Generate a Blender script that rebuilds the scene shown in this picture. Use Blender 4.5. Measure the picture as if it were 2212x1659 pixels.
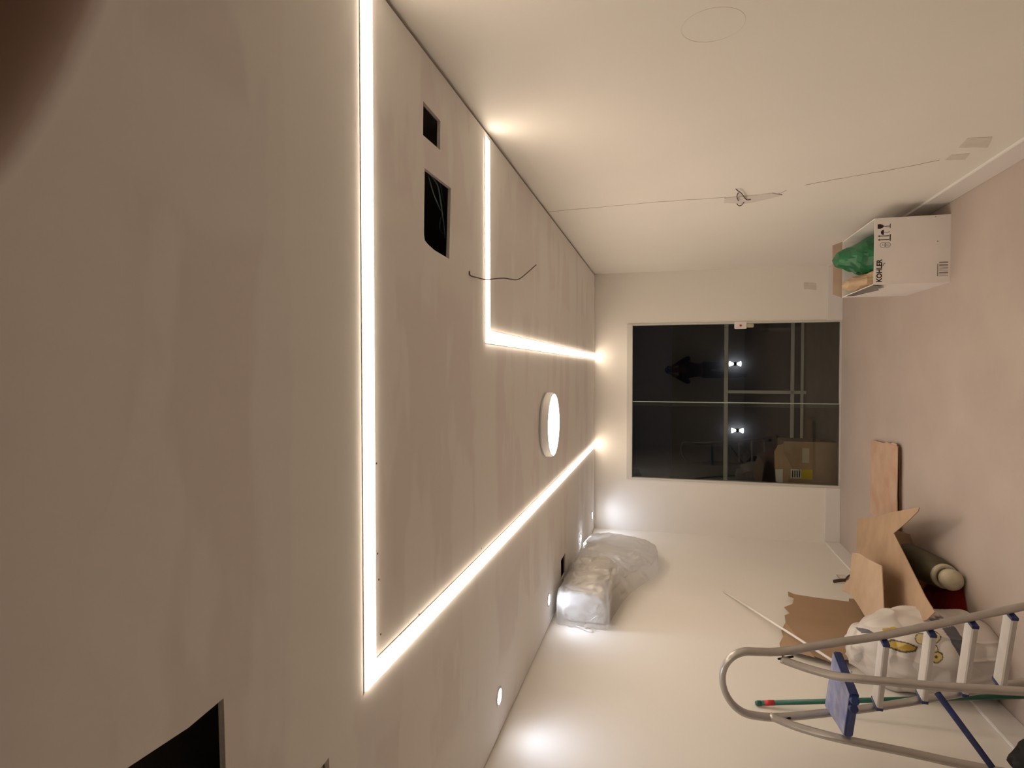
import bpy, bmesh, math, random
from mathutils import Vector, Matrix, noise, geometry
random.seed(7)
S = bpy.context.scene
for o in list(bpy.data.objects): bpy.data.objects.remove(o, do_unlink=True)
COL = S.collection

# ------------------------------------------------------------------ camera
F_PX, PITCH, YAW, ROLL, CAM_H = 1291.06, 0.2530, -0.0240, 0.0054, 1.725
IW, IH = 2212.0, 1659.0
FWD = Vector((math.sin(YAW)*math.cos(PITCH), math.cos(YAW)*math.cos(PITCH), math.sin(PITCH)))
R0 = Vector((math.cos(YAW), -math.sin(YAW), 0)); U0 = R0.cross(FWD)
RT = math.cos(ROLL)*R0 + math.sin(ROLL)*U0
UP = math.cos(ROLL)*U0 - math.sin(ROLL)*R0
CAM = Vector((0, 0, CAM_H))
cd = bpy.data.cameras.new('camera'); cam = bpy.data.objects.new('camera', cd); COL.objects.link(cam)
# the phone is held sideways: picture right is room down, picture up is room right
cam.matrix_world = Matrix.Translation(CAM) @ Matrix((-UP, RT, -FWD)).transposed().to_4x4()
cd.sensor_fit = 'HORIZONTAL'; cd.sensor_width = 36; cd.lens = 36*F_PX/IW; cd.clip_start = 0.005
S.camera = cam
cd.dof.use_dof = True; cd.dof.focus_distance = 4.0; cd.dof.aperture_fstop = 15.0

# ------------------------------------------------------------------ world, exposure
w = bpy.data.worlds.new('night'); S.world = w; w.use_nodes = True
w.node_tree.nodes['Background'].inputs[0].default_value = (0.10, 0.12, 0.20, 1)
w.node_tree.nodes['Background'].inputs[1].default_value = 0.012
S.view_settings.view_transform = 'Standard'; S.view_settings.look = 'None'
S.view_settings.gamma = 1.0; S.view_settings.use_curve_mapping = False
S.view_settings.exposure = 1.08
LED_E, DISC_E, SPOT_W = 7.7, 9.2, 3.0

# room sizes
XL, XR, YB, ZC, YR = -1.782, 1.071, 6.729, 2.507, -1.05
DL, DR, DH = -1.209, 0.508, 2.15
BB = 0.143

def at(px, py, axis, val):
    d = FWD + RT*((829.5-py)/F_PX) - UP*((px-1106.0)/F_PX)
    i = 'xyz'.index(axis); t = (val-CAM[i])/d[i]
    return CAM + d*t
def at_plane(px, py, p0, n):
    d = FWD + RT*((829.5-py)/F_PX) - UP*((px-1106.0)/F_PX)
    return CAM + d*((p0-CAM).dot(n)/d.dot(n))

# ------------------------------------------------------------------ materials
def mat(name, col, rough=.6, metal=0, bump=0, bscale=60, var=0, vscale=4, spec=.5, col2=None, emit=None, estr=0, trans=0, stretch=None):
    m = bpy.data.materials.new(name); m.use_nodes = True
    nt = m.node_tree; b = nt.nodes['Principled BSDF']; L = nt.links.new
    b.inputs['Base Color'].default_value = (*col, 1); b.inputs['Roughness'].default_value = rough
    b.inputs['Metallic'].default_value = metal; b.inputs['Specular IOR Level'].default_value = spec
    b.inputs['Transmission Weight'].default_value = trans
    tc = nt.nodes.new('ShaderNodeTexCoord'); src = tc.outputs['Object']
    if stretch:
        mp = nt.nodes.new('ShaderNodeMapping'); mp.inputs['Scale'].default_value = stretch
        L(src, mp.inputs[0]); src = mp.outputs[0]
    if var or col2:
        n = nt.nodes.new('ShaderNodeTexNoise'); n.inputs['Scale'].default_value = vscale; n.inputs['Detail'].default_value = 5
        L(src, n.inputs['Vector'])
        r = nt.nodes.new('ShaderNodeValToRGB'); r.color_ramp.elements[0].position = .33; r.color_ramp.elements[1].position = .67
        c2 = col2 or tuple(c*(1-var) for c in col)
        r.color_ramp.elements[0].color = (*c2, 1); r.color_ramp.elements[1].color = (*col, 1)
        L(n.outputs['Fac'], r.inputs[0]); L(r.outputs[0], b.inputs['Base Color'])
    if bump:
        n2 = nt.nodes.new('ShaderNodeTexNoise'); n2.inputs['Scale'].default_value = bscale; n2.inputs['Detail'].default_value = 4
        L(src, n2.inputs['Vector'])
        bp = nt.nodes.new('ShaderNodeBump'); bp.inputs['Strength'].default_value = bump; bp.inputs['Distance'].default_value = .01
        L(n2.outputs['Fac'], bp.inputs['Height']); L(bp.outputs[0], b.inputs['Normal'])
    if emit:
        b.inputs['Emission Color'].default_value = (*emit, 1); b.inputs['Emission Strength'].default_value = estr
    return m

M = {}
WARM = (1.0, .80, .585)
M['wall'] = mat('wall_paint', (.86, .825, .775), .55, bump=.05, bscale=18, var=.03, vscale=1.5, spec=.3)
M['base'] = mat('baseboard_white', (.80, .77, .75), .35, bump=.02)
M['floor'] = mat('screed_floor', (.52, .44, .39), .7, bump=.05, bscale=40, col2=(.47, .395, .35), vscale=2.2, spec=.25)
M['rim'] = mat('white_lacquer', (.80, .78, .76), .35)
M['led'] = mat('led_diffuser', (.9, .9, .9), .5, emit=(1.0, .83, .64), estr=LED_E)
M['disc'] = mat('disc_diffuser', (.9, .9, .9), .5, emit=(1.0, .85, .68), estr=DISC_E)
M['sconce'] = mat('sconce_glass', (.9, .9, .9), .5, emit=(.95, .97, 1.0), estr=5)
M['lens'] = mat('spot_lens', (.9, .9, .9), .5, emit=(.93, .94, 1.0), estr=25)
M['slab'] = mat('bare_concrete', (.34, .31, .28), .9, bump=.2, bscale=30, var=.15, vscale=3)
M['plaster_cut'] = mat('cut_plasterboard', (.78, .70, .66), .9, bump=.3, bscale=120)
M['frame'] = mat('door_frame_aluminium', (.66, .64, .60), .3, spec=.5)
M['black'] = mat('black_plastic', (.012, .012, .012), .55, spec=.25)
M['alu'] = mat('brushed_aluminium', (.50, .47, .44), .36, metal=.55, bump=.03, bscale=200, var=.1, vscale=20)
M['tread'] = mat('white_tread', (.70, .66, .63), .45, bump=.05, var=.08, vscale=15)
M['blue'] = mat('blue_plastic', (.035, .06, .22), .45, var=.35, vscale=18)
M['bluetop'] = mat('dusty_blue_plastic', (.16, .19, .38), .6, col2=(.33, .33, .44), vscale=14, bump=.15, bscale=80)
M['card'] = mat('cardboard', (.50, .345, .225), .85, bump=.08, bscale=90, col2=(.43, .295, .195), vscale=6, spec=.2)
M['card2'] = mat('pale_cardboard', (.56, .42, .30), .85, bump=.1, bscale=70, col2=(.50, .36, .25), vscale=9, spec=.2)
M['terra'] = mat('terracotta_cardboard', (.52, .33, .225), .85, bump=.1, bscale=60, col2=(.58, .42, .31), vscale=7, spec=.2)
M['paper'] = mat('brown_kraft_paper', (.40, .27, .175), .85, bump=.2, bscale=14, col2=(.35, .235, .15), vscale=3, spec=.2)
M['carton_w'] = mat('white_carton', (.90, .85, .82), .7, bump=.04, bscale=40, var=.05, vscale=5, spec=.25)
M['carton_in'] = mat('carton_inner_kraft', (.45, .33, .24), .9, var=.2, vscale=6)
M['ink'] = mat('black_ink', (.025, .015, .012), .7)
M['inkgrey'] = mat('grey_ink', (.30, .26, .25), .7)
M['silver'] = mat('torn_silver_tape', (.22, .21, .20), .3, metal=.5, bump=.4, bscale=30)
M['greenbag'] = mat('green_plastic_film', (.008, .10, .035), .28, bump=.4, bscale=16, col2=(.012, .17, .06), vscale=9)
M['tanpaper'] = mat('tan_paper', (.55, .39, .25), .8, bump=.2, bscale=12)
M['olive'] = mat('olive_vinyl', (.085, .072, .036), .6, bump=.2, bscale=30, var=.3, vscale=9)
M['cream'] = mat('cream_plastic', (.62, .56, .42), .6, var=.2, vscale=20)
M['red'] = mat('red_cloth', (.42, .02, .02), .75, bump=.3, bscale=24)
M['greenp'] = mat('green_broomstick', (.018, .12, .085), .35)
M['redtape'] = mat('red_tape', (.55, .03, .03), .4)
M['pvc'] = mat('white_pvc', (.83, .80, .77), .35)
M['yellowbox'] = mat('yellow_electrical_plastic', (.60, .40, .06), .5)
M['wire'] = mat('brown_wire', (.07, .035, .025), .6)
M['wireg'] = mat('teal_wire', (.14, .24, .24), .5)
M['crack'] = mat('crack_plaster', (.42, .36, .32), .95)
M['patch'] = mat('plaster_patch', (.72, .66, .60), .9, var=.08, vscale=20)
M['pencil'] = mat('faint_pencil', (.74, .70, .66), .8)
M['patchc'] = mat('wet_plaster', (.68, .63, .60), .8, bump=.6, bscale=40)
M['skin'] = mat('skin', (.22, .12, .08), .7)
M['cloth'] = mat('dark_cloth', (.015, .013, .014), .9)
M['hair'] = mat('dark_hair', (.01, .008, .007), .8)
M['bfloor'] = mat('balcony_tile', (.50, .41, .33), .6, var=.1, vscale=4)
M['rail'] = mat('balcony_rail_white', (.84, .80, .75), .4)
M['facade'] = mat('far_facade', (.10, .095, .11), .9)
M['yellow'] = mat('yellow_label', (.75, .52, .03), .6)
M['whitelab'] = mat('white_label', (.75, .72, .68), .6)
M['tape'] = mat('clear_tape', (.62, .55, .45), .12)
M['bluewall'] = mat('blue_grey_paint', (.32, .36, .50), .7)

def m_ceiling():
    m = bpy.data.materials.new('ceiling_board'); m.use_nodes = True
    nt = m.node_tree; b = nt.nodes['Principled BSDF']; L = nt.links.new
    b.inputs['Roughness'].default_value = .85; b.inputs['Specular IOR Level'].default_value = .2
    tc = nt.nodes.new('ShaderNodeTexCoord')
    def math_(op, a, bb=None, c=None):
        n = nt.nodes.new('ShaderNodeMath'); n.operation = op
        for i, v in enumerate((a, bb, c)):
            if v is None: continue
            if isinstance(v, (int, float)): n.inputs[i].default_value = v
            else: L(v, n.inputs[i])
        return n.outputs[0]
    nz = nt.nodes.new('ShaderNodeTexNoise'); nz.inputs['Scale'].default_value = 3.0; nz.inputs['Detail'].default_value = 4
    L(tc.outputs['Object'], nz.inputs['Vector'])
    sep = nt.nodes.new('ShaderNodeSeparateXYZ'); L(tc.outputs['Object'], sep.inputs[0])
    wob = math_('MULTIPLY', math_('SUBTRACT', nz.outputs['Fac'], .5), .22)
    X = math_('ADD', sep.outputs[0], wob); Y = math_('ADD', sep.outputs[1], wob)
    def band(v, lo, hi, soft):      # filled joint: 1 inside
        a = nt.nodes.new('ShaderNodeMapRange'); a.interpolation_type = 'SMOOTHSTEP'
        L(math_('ABSOLUTE', math_('SUBTRACT', v, (lo+hi)/2)), a.inputs[0])
        a.inputs[1].default_value = (hi-lo)/2+soft; a.inputs[2].default_value = (hi-lo)/2-soft
        return a.outputs[0]
    acc = None
    for v, lo, hi, s, k in ((Y, 1.10, 1.40, .03, .9), (Y, 2.42, 2.75, .03, .8), (Y, 3.72, 4.0, .05, .7), (Y, 4.95, 5.3, .06, .7),
                            (Y, .55, .72, .05, .45), (X, .28, .52, .04, .5), (X, -1.05, -.86, .03, .4), (X, -1.72, -1.42, .05, .7), (Y, 6.1, 6.45, .05, .5)):
        t = math_('MULTIPLY', band(v, lo, hi, s), k)
        acc = t if acc is None else math_('MAXIMUM', acc, t)
    st = nt.nodes.new('ShaderNodeMapping'); st.inputs['Scale'].default_value = (1.1, 3.2, 1)
    L(tc.outputs['Object'], st.inputs[0])
    n2 = nt.nodes.new('ShaderNodeTexNoise'); n2.inputs['Scale'].default_value = 1.3; n2.inputs['Detail'].default_value = 3
    L(st.outputs[0], n2.inputs['Vector'])
    mr = nt.nodes.new('ShaderNodeMapRange'); mr.interpolation_type = 'SMOOTHSTEP'; L(n2.outputs['Fac'], mr.inputs[0])
    mr.inputs[1].default_value = .46; mr.inputs[2].default_value = .54
    acc = math_('MAXIMUM', acc, math_('MULTIPLY', mr.outputs[0], .65))
    mix = nt.nodes.new('ShaderNodeMix'); mix.data_type = 'RGBA'
    mix.inputs[6].default_value = (.835, .785, .765, 1); mix.inputs[7].default_value = (.90, .885, .85, 1)
    L(acc, mix.inputs[0]); L(mix.outputs[2], b.inputs['Base Color'])
    n3 = nt.nodes.new('ShaderNodeTexNoise'); n3.inputs['Scale'].default_value = 25
    L(tc.outputs['Object'], n3.inputs['Vector'])
    bp = nt.nodes.new('ShaderNodeBump'); bp.inputs['Strength'].default_value = .05; bp.inputs['Distance'].default_value = .01
    L(n3.outputs['Fac'], bp.inputs['Height']); L(bp.outputs[0], b.inputs['Normal'])
    return m
M['ceil'] = m_ceiling()

def m_glass(name, tint, rough=0.0):
    m = bpy.data.materials.new(name); m.use_nodes = True
    nt = m.node_tree; nt.nodes.clear(); L = nt.links.new
    out = nt.nodes.new('ShaderNodeOutputMaterial'); mx = nt.nodes.new('ShaderNodeMixShader')
    tr = nt.nodes.new('ShaderNodeBsdfTransparent'); gl = nt.nodes.new('ShaderNodeBsdfGlossy'); fr = nt.nodes.new('ShaderNodeFresnel')
    tr.inputs[0].default_value = (*tint, 1); gl.inputs['Roughness'].default_value = rough; fr.inputs[0].default_value = 1.5
    L(fr.outputs[0], mx.inputs[0]); L(tr.outputs[0], mx.inputs[1]); L(gl.outputs[0], mx.inputs[2]); L(mx.outputs[0], out.inputs[0])
    return m
M['glass'] = m_glass('door_glass', (.90, .93, .91))
M['glassedge'] = mat('glass_edge_green', (.42, .50, .44), .3)

def m_film():
    m = bpy.data.materials.new('clear_plastic_film'); m.use_nodes = True
    nt = m.node_tree; nt.nodes.clear(); L = nt.links.new
    out = nt.nodes.new('ShaderNodeOutputMaterial')
    tr = nt.nodes.new('ShaderNodeBsdfTransparent'); tr.inputs[0].default_value = (.93, .92, .90, 1)
    df = nt.nodes.new('ShaderNodeBsdfDiffuse'); df.inputs[0].default_value = (.70, .68, .66, 1)
    tl = nt.nodes.new('ShaderNodeBsdfTranslucent'); tl.inputs[0].default_value = (.82, .80, .78, 1)
    gl = nt.nodes.new('ShaderNodeBsdfGlossy'); gl.inputs['Roughness'].default_value = .22
    tc = nt.nodes.new('ShaderNodeTexCoord')
    mp = nt.nodes.new('ShaderNodeMapping'); mp.inputs['Scale'].default_value = (1, .7, 1); L(tc.outputs['Object'], mp.inputs[0])
    nz = nt.nodes.new('ShaderNodeTexNoise'); nz.noise_type = 'RIDGED_MULTIFRACTAL'; nz.inputs['Scale'].default_value = 6; nz.inputs['Detail'].default_value = 2; nz.inputs['Distortion'].default_value = .8
    L(mp.outputs[0], nz.inputs['Vector'])
    bp = nt.nodes.new('ShaderNodeBump'); bp.inputs['Strength'].default_value = .9; bp.inputs['Distance'].default_value = .05
    L(nz.outputs['Fac'], bp.inputs['Height'])
    for n in (df, gl, tl): L(bp.outputs[0], n.inputs['Normal'])
    m1 = nt.nodes.new('ShaderNodeMixShader'); m1.inputs[0].default_value = .5; L(df.outputs[0], m1.inputs[1]); L(tl.outputs[0], m1.inputs[2])
    m2 = nt.nodes.new('ShaderNodeMixShader'); m2.inputs[0].default_value = .48; L(tr.outputs[0], m2.inputs[1]); L(m1.outputs[0], m2.inputs[2])
    m3 = nt.nodes.new('ShaderNodeMixShader'); m3.inputs[0].default_value = .10; L(m2.outputs[0], m3.inputs[1]); L(gl.outputs[0], m3.inputs[2])
    L(m3.outputs[0], out.inputs[0])
    return m
M['film'] = m_film()

# ------------------------------------------------------------------ mesh helpers
def link(name, me, m=None, parent=None, smooth=False):
    o = bpy.data.objects.new(name, me); COL.objects.link(o)
    if m is not None: me.materials.append(M[m] if isinstance(m, str) else m)
    if parent is not None: o.parent = parent
    if smooth:
        for p in me.polygons: p.use_smooth = True
    return o
def obj(name, bm, m, parent=None, smooth=False, recalc=True):
    if recalc: bmesh.ops.recalc_face_normals(bm, faces=bm.faces)
    me = bpy.data.meshes.new(name); bm.to_mesh(me); bm.free()
    return link(name, me, m, parent, smooth)
def tag(o, label, cat, group=None):
    o['label'] = label; o['category'] = cat
    if group: o['group'] = group
    return o
def struct(o, label=None):
    o['kind'] = 'structure'
    if label: o['label'] = label
    return o
def thing(name, label, cat, loc=(0, 0, 0), rz=0, group=None):
    o = bpy.data.objects.new(name, None); COL.objects.link(o); o.location = loc; o.rotation_euler = (0, 0, rz)
    o.empty_display_size = .05
    bpy.context.view_layer.update()
    return tag(o, label, cat, group)
def setp(o, parent):            # parent keeping world coordinates (parts are built in world space)
    bpy.context.view_layer.update()
    o.parent = parent; o.matrix_parent_inverse = parent.matrix_world.inverted(); return o
def box(bm, x0, x1, y0, y1, z0, z1, bev=0):
    v = [bm.verts.new((x, y, z)) for x in (x0, x1) for y in (y0, y1) for z in (z0, z1)]
    fs = [bm.faces.new([v[i] for i in f]) for f in ((0,1,3,2), (4,6,7,5), (0,4,5,1), (2,3,7,6), (0,2,6,4), (1,5,7,3))]
    if bev:
        es = {e for f in fs for e in f.edges}
        bmesh.ops.bevel(bm, geom=list(es), offset=bev, segments=2, affect='EDGES')
    return bm
def bxo(name, dims, m, parent=None, bev=0):
    bm = bmesh.new(); box(bm, *dims, bev=bev); return obj(name, bm, m, parent)
def catmull(pts, n=8):
    P = [Vector(p) for p in pts]; out = []
    Q = [2*P[0]-P[1]] + P + [2*P[-1]-P[-2]]
    for i in range(1, len(Q)-2):
        a, b, c, d = Q[i-1], Q[i], Q[i+1], Q[i+2]
        for k in range(n):
            t = k/n
            out.append(.5*((2*b)+(c-a)*t+(2*a-5*b+4*c-d)*t*t+(3*b-a-3*c+d)*t**3))
    out.append(P[-1]); return out
def sweep(bm, pts, ra, rb=None, ref=None, seg=12, cap=True):
    pts = [Vector(p) for p in pts]; rb = rb or ra; rings = []; prev = None
    for i, p in enumerate(pts):
        t = (pts[min(i+1, len(pts)-1)]-pts[max(i-1, 0)]).normalized()
        if ref is not None: a = Vector(ref)
        elif prev is None: a = Vector((0, 0, 1)) if abs(t.z) < .9 else Vector((1, 0, 0))
        else: a = prev
        a = (a - a.dot(t)*t).normalized(); prev = a; b = t.cross(a)
        rings.append([bm.verts.new(p + a*ra*math.cos(2*math.pi*k/seg) + b*rb*math.sin(2*math.pi*k/seg)) for k in range(seg)])
    for r, s in zip(rings, rings[1:]):
        for k in range(seg): bm.faces.new((r[k], r[(k+1) % seg], s[(k+1) % seg], s[k]))
    if cap: bm.faces.new(rings[0][::-1]); bm.faces.new(rings[-1])
    return bm
def tubeo(name, pts, r, m, parent=None, rb=None, ref=None, seg=12):
    bm = bmesh.new(); sweep(bm, pts, r, rb, ref, seg); return obj(name, bm, m, parent, smooth=True)
def lathe(bm, prof, c, ax=Vector((0, 0, 1)), seg=40, closed=False):
    ax = Vector(ax).normalized(); a = ax.orthogonal().normalized(); b = ax.cross(a); c = Vector(c); rings = []
    for r, h in prof:
        if r < 1e-6: rings.append([bm.verts.new(c+ax*h)])
        else: rings.append([bm.verts.new(c+ax*h+a*r*math.cos(2*math.pi*k/seg)+b*r*math.sin(2*math.pi*k/seg)) for k in range(seg)])
    pairs = list(zip(rings, rings[1:])) + ([(rings[-1], rings[0])] if closed else [])
    for r, s in pairs:
        for k in range(seg):
            k2 = (k+1) % seg
            if len(r) == 1 and len(s) == 1: continue
            if len(r) == 1: bm.faces.new((r[0], s[k2], s[k]))
            elif len(s) == 1: bm.faces.new((r[k], r[k2], s[0]))
            else: bm.faces.new((r[k], r[k2], s[k2], s[k]))
    return bm
def slab(bm, outer, holes, to3, thick):
    """flat plate with holes; to3(u,v,h) gives the 3D point, h runs 0..thick"""
    loops = [outer]+holes; pts = []; edges = []
    for lp in loops:
        n0 = len(pts); pts += [Vector(p) for p in lp]; edges += [(n0+i, n0+(i+1) % len(lp)) for i in range(len(lp))]
    vs, es, fs, *_ = geometry.delaunay_2d_cdt(pts, edges, [], 0, 1e-6)
    def inside(p, lp):
        c = False
        for i in range(len(lp)):
            (x1, y1), (x2, y2) = lp[i], lp[i-1]
            if (y1 > p[1]) != (y2 > p[1]) and p[0] < (x2-x1)*(p[1]-y1)/(y2-y1)+x1: c = not c
        return c
    lo = [bm.verts.new(to3(v[0], v[1], 0)) for v in vs]; hi = [bm.verts.new(to3(v[0], v[1], thick)) for v in vs]
    for f in fs:
        c = sum((vs[i] for i in f), Vector((0, 0)))/len(f)
        if not inside(c, outer) or any(inside(c, h) for h in holes): continue
        bm.faces.new([lo[i] for i in f]); bm.faces.new([hi[i] for i in reversed(f)])
    bm.edges.ensure_lookup_table()
    side = []
    for e in [e for e in bm.edges if len(e.link_faces) == 1]:
        a, b = e.verts
        if a in lo and b in lo: side.append((lo.index(a), lo.index(b)))
    for i, j in side: bm.faces.new((lo[i], lo[j], hi[j], hi[i]))
    loose = [v for v in bm.verts if not v.link_faces]; bmesh.ops.delete(bm, geom=loose, context='VERTS')
    return bm
def rect(x0, x1, y0, y1): return [(x0, y0), (x1, y0), (x1, y1), (x0, y1)]
def sheet(bm, pts, thick, bend=None):
    """polygon of 3D points (roughly planar), triangulated and given a thickness"""
    P = [Vector(p) for p in pts]; c = sum(P, Vector())/len(P); n = Vector()
    for i in range(len(P)): n += (P[i]-c).cross(P[(i+1) % len(P)]-c)
    n.normalize(); a = n.orthogonal().normalized(); b = n.cross(a)
    top = [bm.verts.new(p+n*thick/2) for p in P]; bot = [bm.verts.new(p-n*thick/2) for p in P]
    for f in geometry.tessellate_polygon([[Vector(((p-c).dot(a), (p-c).dot(b), 0)) for p in P]]):
        bm.faces.new([top[i] for i in f]); bm.faces.new([bot[i] for i in reversed(f)])
    for i in range(len(P)):
        j = (i+1) % len(P); bm.faces.new((top[i], bot[i], bot[j], top[j]))
    return bm
def rough_poly(pts, amp, n=5):
    out = []
    for i in range(len(pts)):
        a, b = Vector(pts[i]), Vector(pts[(i+1) % len(pts)])
        for k in range(n):
            p = a.lerp(b, k/n)
            if k: p = p + Vector((random.uniform(-amp, amp), random.uniform(-amp, amp), random.uniform(-amp, amp)*.3))
            out.append(p)
    return out

# ------------------------------------------------------------------ room shell
struct(bxo('floor', (XL-.15, XR+.15, YR-.15, YB+.15, -.12, 0), 'floor'), 'plain pinkish beige screed floor')
struct(bxo('wall_left', (XL-.15, XL, YR-.15, YB+.15, 0, 2.85), 'wall'))
# right wall with a chopped recess for the electrical box
hb = (3.90, 4.02, 1.20, 1.37)
bm = bmesh.new(); slab(bm, rect(YR-.15, YB+.15, 0, 2.85), [rect(3.945, 4.005, 1.235, 1.36)], lambda u, v, h: (XR+h, u, v), .15)
wr = struct(obj('wall_right', bm, 'wall'))
bm = bmesh.new(); slab(bm, rect(XL, XR, 0, 2.85), [rect(DL, DR, -.05, DH)], lambda u, v, h: (u, YB+h, v), .15)
wb = struct(obj('wall_back', bm, 'wall'))
struct(bxo('wall_rear', (XL, XR, YR-.15, YR, 0, 2.85), 'wall'))  # unseen wall, pulled in close behind the camera to bounce light onto the ceiling
# ceiling with cut openings
H1 = [(.775, 1.853), (.888, 1.857), (.884, 2.012), (.781, 2.008)]
H2 = [(.432, 1.866), (.45, 1.858), (.672, 1.866), (.678, 2.118), (.55, 2.108), (.412, 2.096), (.416, 1.95), (.425, 1.89)]
H3 = [(-1.63, 4.535), (-1.47, 4.53), (-1.47, 4.73), (-1.63, 4.735)]
H4 = [(-.600, .914), (-.606, .83), (-.598, .716), (-.592, .62), (-.98, .615), (-.985, .918), (-.85, .921), (-.73, .917)]
H5 = [(-.932, 1.262), (-.937, 1.20), (-1.05, 1.20), (-1.05, 1.267)]
bm = bmesh.new()
slab(bm, rect(XL+.006, XR-.016, YR, YB-.003), [H1, H2, H3, H4, H5], lambda u, v, h: (u, v, ZC+h), .0125)
ce = struct(obj('ceiling', bm, 'ceil'), 'unpainted plasterboard ceiling with filled joints and cut openings')
ce.data.materials.append(M['plaster_cut'])
for f in ce.data.polygons:
    if abs(f.normal.z) < .5: f.material_index = 1
struct(bxo('trim_1', (XL-.15, XR+.15, YR-.15, YB+.15, 2.85, 3.0), 'slab'), 'bare concrete slab above the false ceiling')
for i, (h, lab) in enumerate(((H5, 'grey'),)):
    bm = bmesh.new(); sheet(bm, [(p[0], p[1], ZC+.02) for p in rect(-1.07, -.92, 1.18, 1.29)], .004)
    o = obj('opening_backing', bm, 'patch', ce)
# baseboards
T = .017
struct(bxo('baseboard_right', (XR-T, XR, YR, YB, 0, BB), 'base', bev=.003))
struct(bxo('baseboard_left', (XL, XL+T, YR, YB, 0, BB), 'base', bev=.003))
struct(bxo('baseboard_back_right', (DR+.0, XR-T, YB-T, YB, 0, BB), 'base', bev=.003))
struct(bxo('baseboard_back_left', (XL+T, DL-.0, YB-T, YB, 0, BB), 'base', bev=.003))

# ------------------------------------------------------------------ glass door
dr = bpy.data.objects.new('door_1', None); COL.objects.link(dr); struct(dr, 'two-panel frameless glass sliding door in a white frame')
y0, y1 = YB-.014, YB+.07
bxo('frame_head', (DL, DR, y0, y1, DH-.06, DH), 'frame', dr, .003)
bxo('frame_jamb', (DL, DL+.022, y0, y1, 0, DH-.06), 'frame', dr, .003)
bxo('frame_jamb', (DR-.018, DR, y0, y1, 0, DH-.06), 'frame', dr, .003)
bxo('floor_track', (DL+.022, DR-.018, YB+.005, YB+.065, 0, .012), 'frame', dr)
xm = at(1600, 873, 'y', YB+.03)[0]
p = bxo('glass_pane', (DL+.022, xm+.01, YB+.022, YB+.032, .012, DH-.06), 'glass', dr)
bxo('pane_edge', (xm+.010, xm+.019, YB+.021, YB+.033, .012, DH-.06), 'glassedge', p)
p = bxo('glass_pane', (xm-.03, DR-.018, YB+.042, YB+.052, .012, DH-.06), 'glass', dr)
lz = at(1600, 700, 'y', YB-.02)
lk = bxo('door_lock', (DR-.075, DR+.002, YB-.022, YB+.02, lz[2]-.06, lz[2]+.06), 'pvc', dr, .006)
bm = bmesh.new(); lathe(bm, [(0, .004), (.011, .004), (.012, 0)], (DR-.04, YB-.0225, lz[2]), (0, -1, 0), 16); obj('lock_cylinder', bm, 'redtape', lk)
bm = bmesh.new(); box(bm, DR-.06, DR-.02, YB-.012, YB+.02, lz[2]-.13, lz[2]-.062, .004); obj('strike', bm, 'cream', lk)

# ------------------------------------------------------------------ balcony and night outside
struct(bxo('balcony_floor', (-3.2, 2.6, YB+.15, 8.55, -.14, -.02), 'bfloor'))
rl = thing('balcony_railing', 'pale metal balcony railing outside the glass door', 'railing', (-.3, 8.42, -.02))
def rpart(n, d, m='rail'): return setp(bxo(n, d, m, None, .004), rl)
rpart('top_rail', (-3.2, 2.6, 8.39, 8.45, .935, .985)); rpart('bottom_rail', (-3.2, 2.6, 8.40, 8.44, .125, .165)); rpart('kick_rail', (-3.2, 2.6, 8.41, 8.43, .01, .045))
for x in (-2.5, -.29, 1.95): rpart('post', (x-.02, x+.02, 8.40, 8.44, -.02, .935))
# neighbouring facade far off with two up-and-down wall lamps
fy = 15.0
struct(bxo('wall_neighbour', (-9, 9, fy, fy+.3, -7, 1.6), 'facade'))
for (px, py) in ((1588, 786), (1593, 930)):
    c = at(px, py, 'y', fy-.12)
    t = thing('wall_sconce', ('small up and down wall lamp beyond the balcony, on the door lock side' if py < 850 else 'small up and down wall lamp beyond the balcony, above the brown carton'), 'lamp', (c.x, fy, c.z), group='lamps beyond the balcony')
    bm = bmesh.new(); box(bm, c.x-.04, c.x+.04, fy-.16, fy-.08, c.z-.035, c.z+.035, .006); setp(obj('body', bm, 'black'), t)
    bm = bmesh.new(); box(bm, c.x-.03, c.x+.03, fy-.09, fy, c.z-.03, c.z+.03); setp(obj('bracket', bm, 'black'), t)
    for s in (1, -1):
        bm = bmesh.new(); lathe(bm, [(0, .03), (.018, .03), (.062, .125), (.04, .135), (0, .135)], (c.x, fy-.12, c.z), (0, 0, s), 20); setp(obj('shade', bm, 'sconce', smooth=True), t)

# ------------------------------------------------------------------ ceiling lights
def ell(bm, path, wdt, z0, z1):
    """mitred flat strip along right-angled path in XY"""
    P = [Vector(p) for p in path]; L_, R_ = [], []
    for i, p in enumerate(P):
        d0 = (P[i]-P[i-1]).normalized() if i else (P[1]-P[0]).normalized()
        d1 = (P[i+1]-P[i]).normalized() if i < len(P)-1 else d0
        n0 = Vector((-d0.y, d0.x)); n1 = Vector((-d1.y, d1.x)); m_ = (n0+n1)/(1+n0.dot(n1))
        L_.append(p+m_*wdt/2); R_.append(p-m_*wdt/2)
    vs = []
    for A, B in zip(L_, R_): vs.append([bm.verts.new((q.x, q.y, z)) for q, z in ((A, z0), (B, z0), (B, z1), (A, z1))])
    for a, b in zip(vs, vs[1:]):
        for k in range(4): bm.faces.new((a[k], a[(k+1) % 4], b[(k+1) % 4], b[k]))
    bm.faces.new(vs[0][::-1]); bm.faces.new(vs[-1]); return bm
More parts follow.
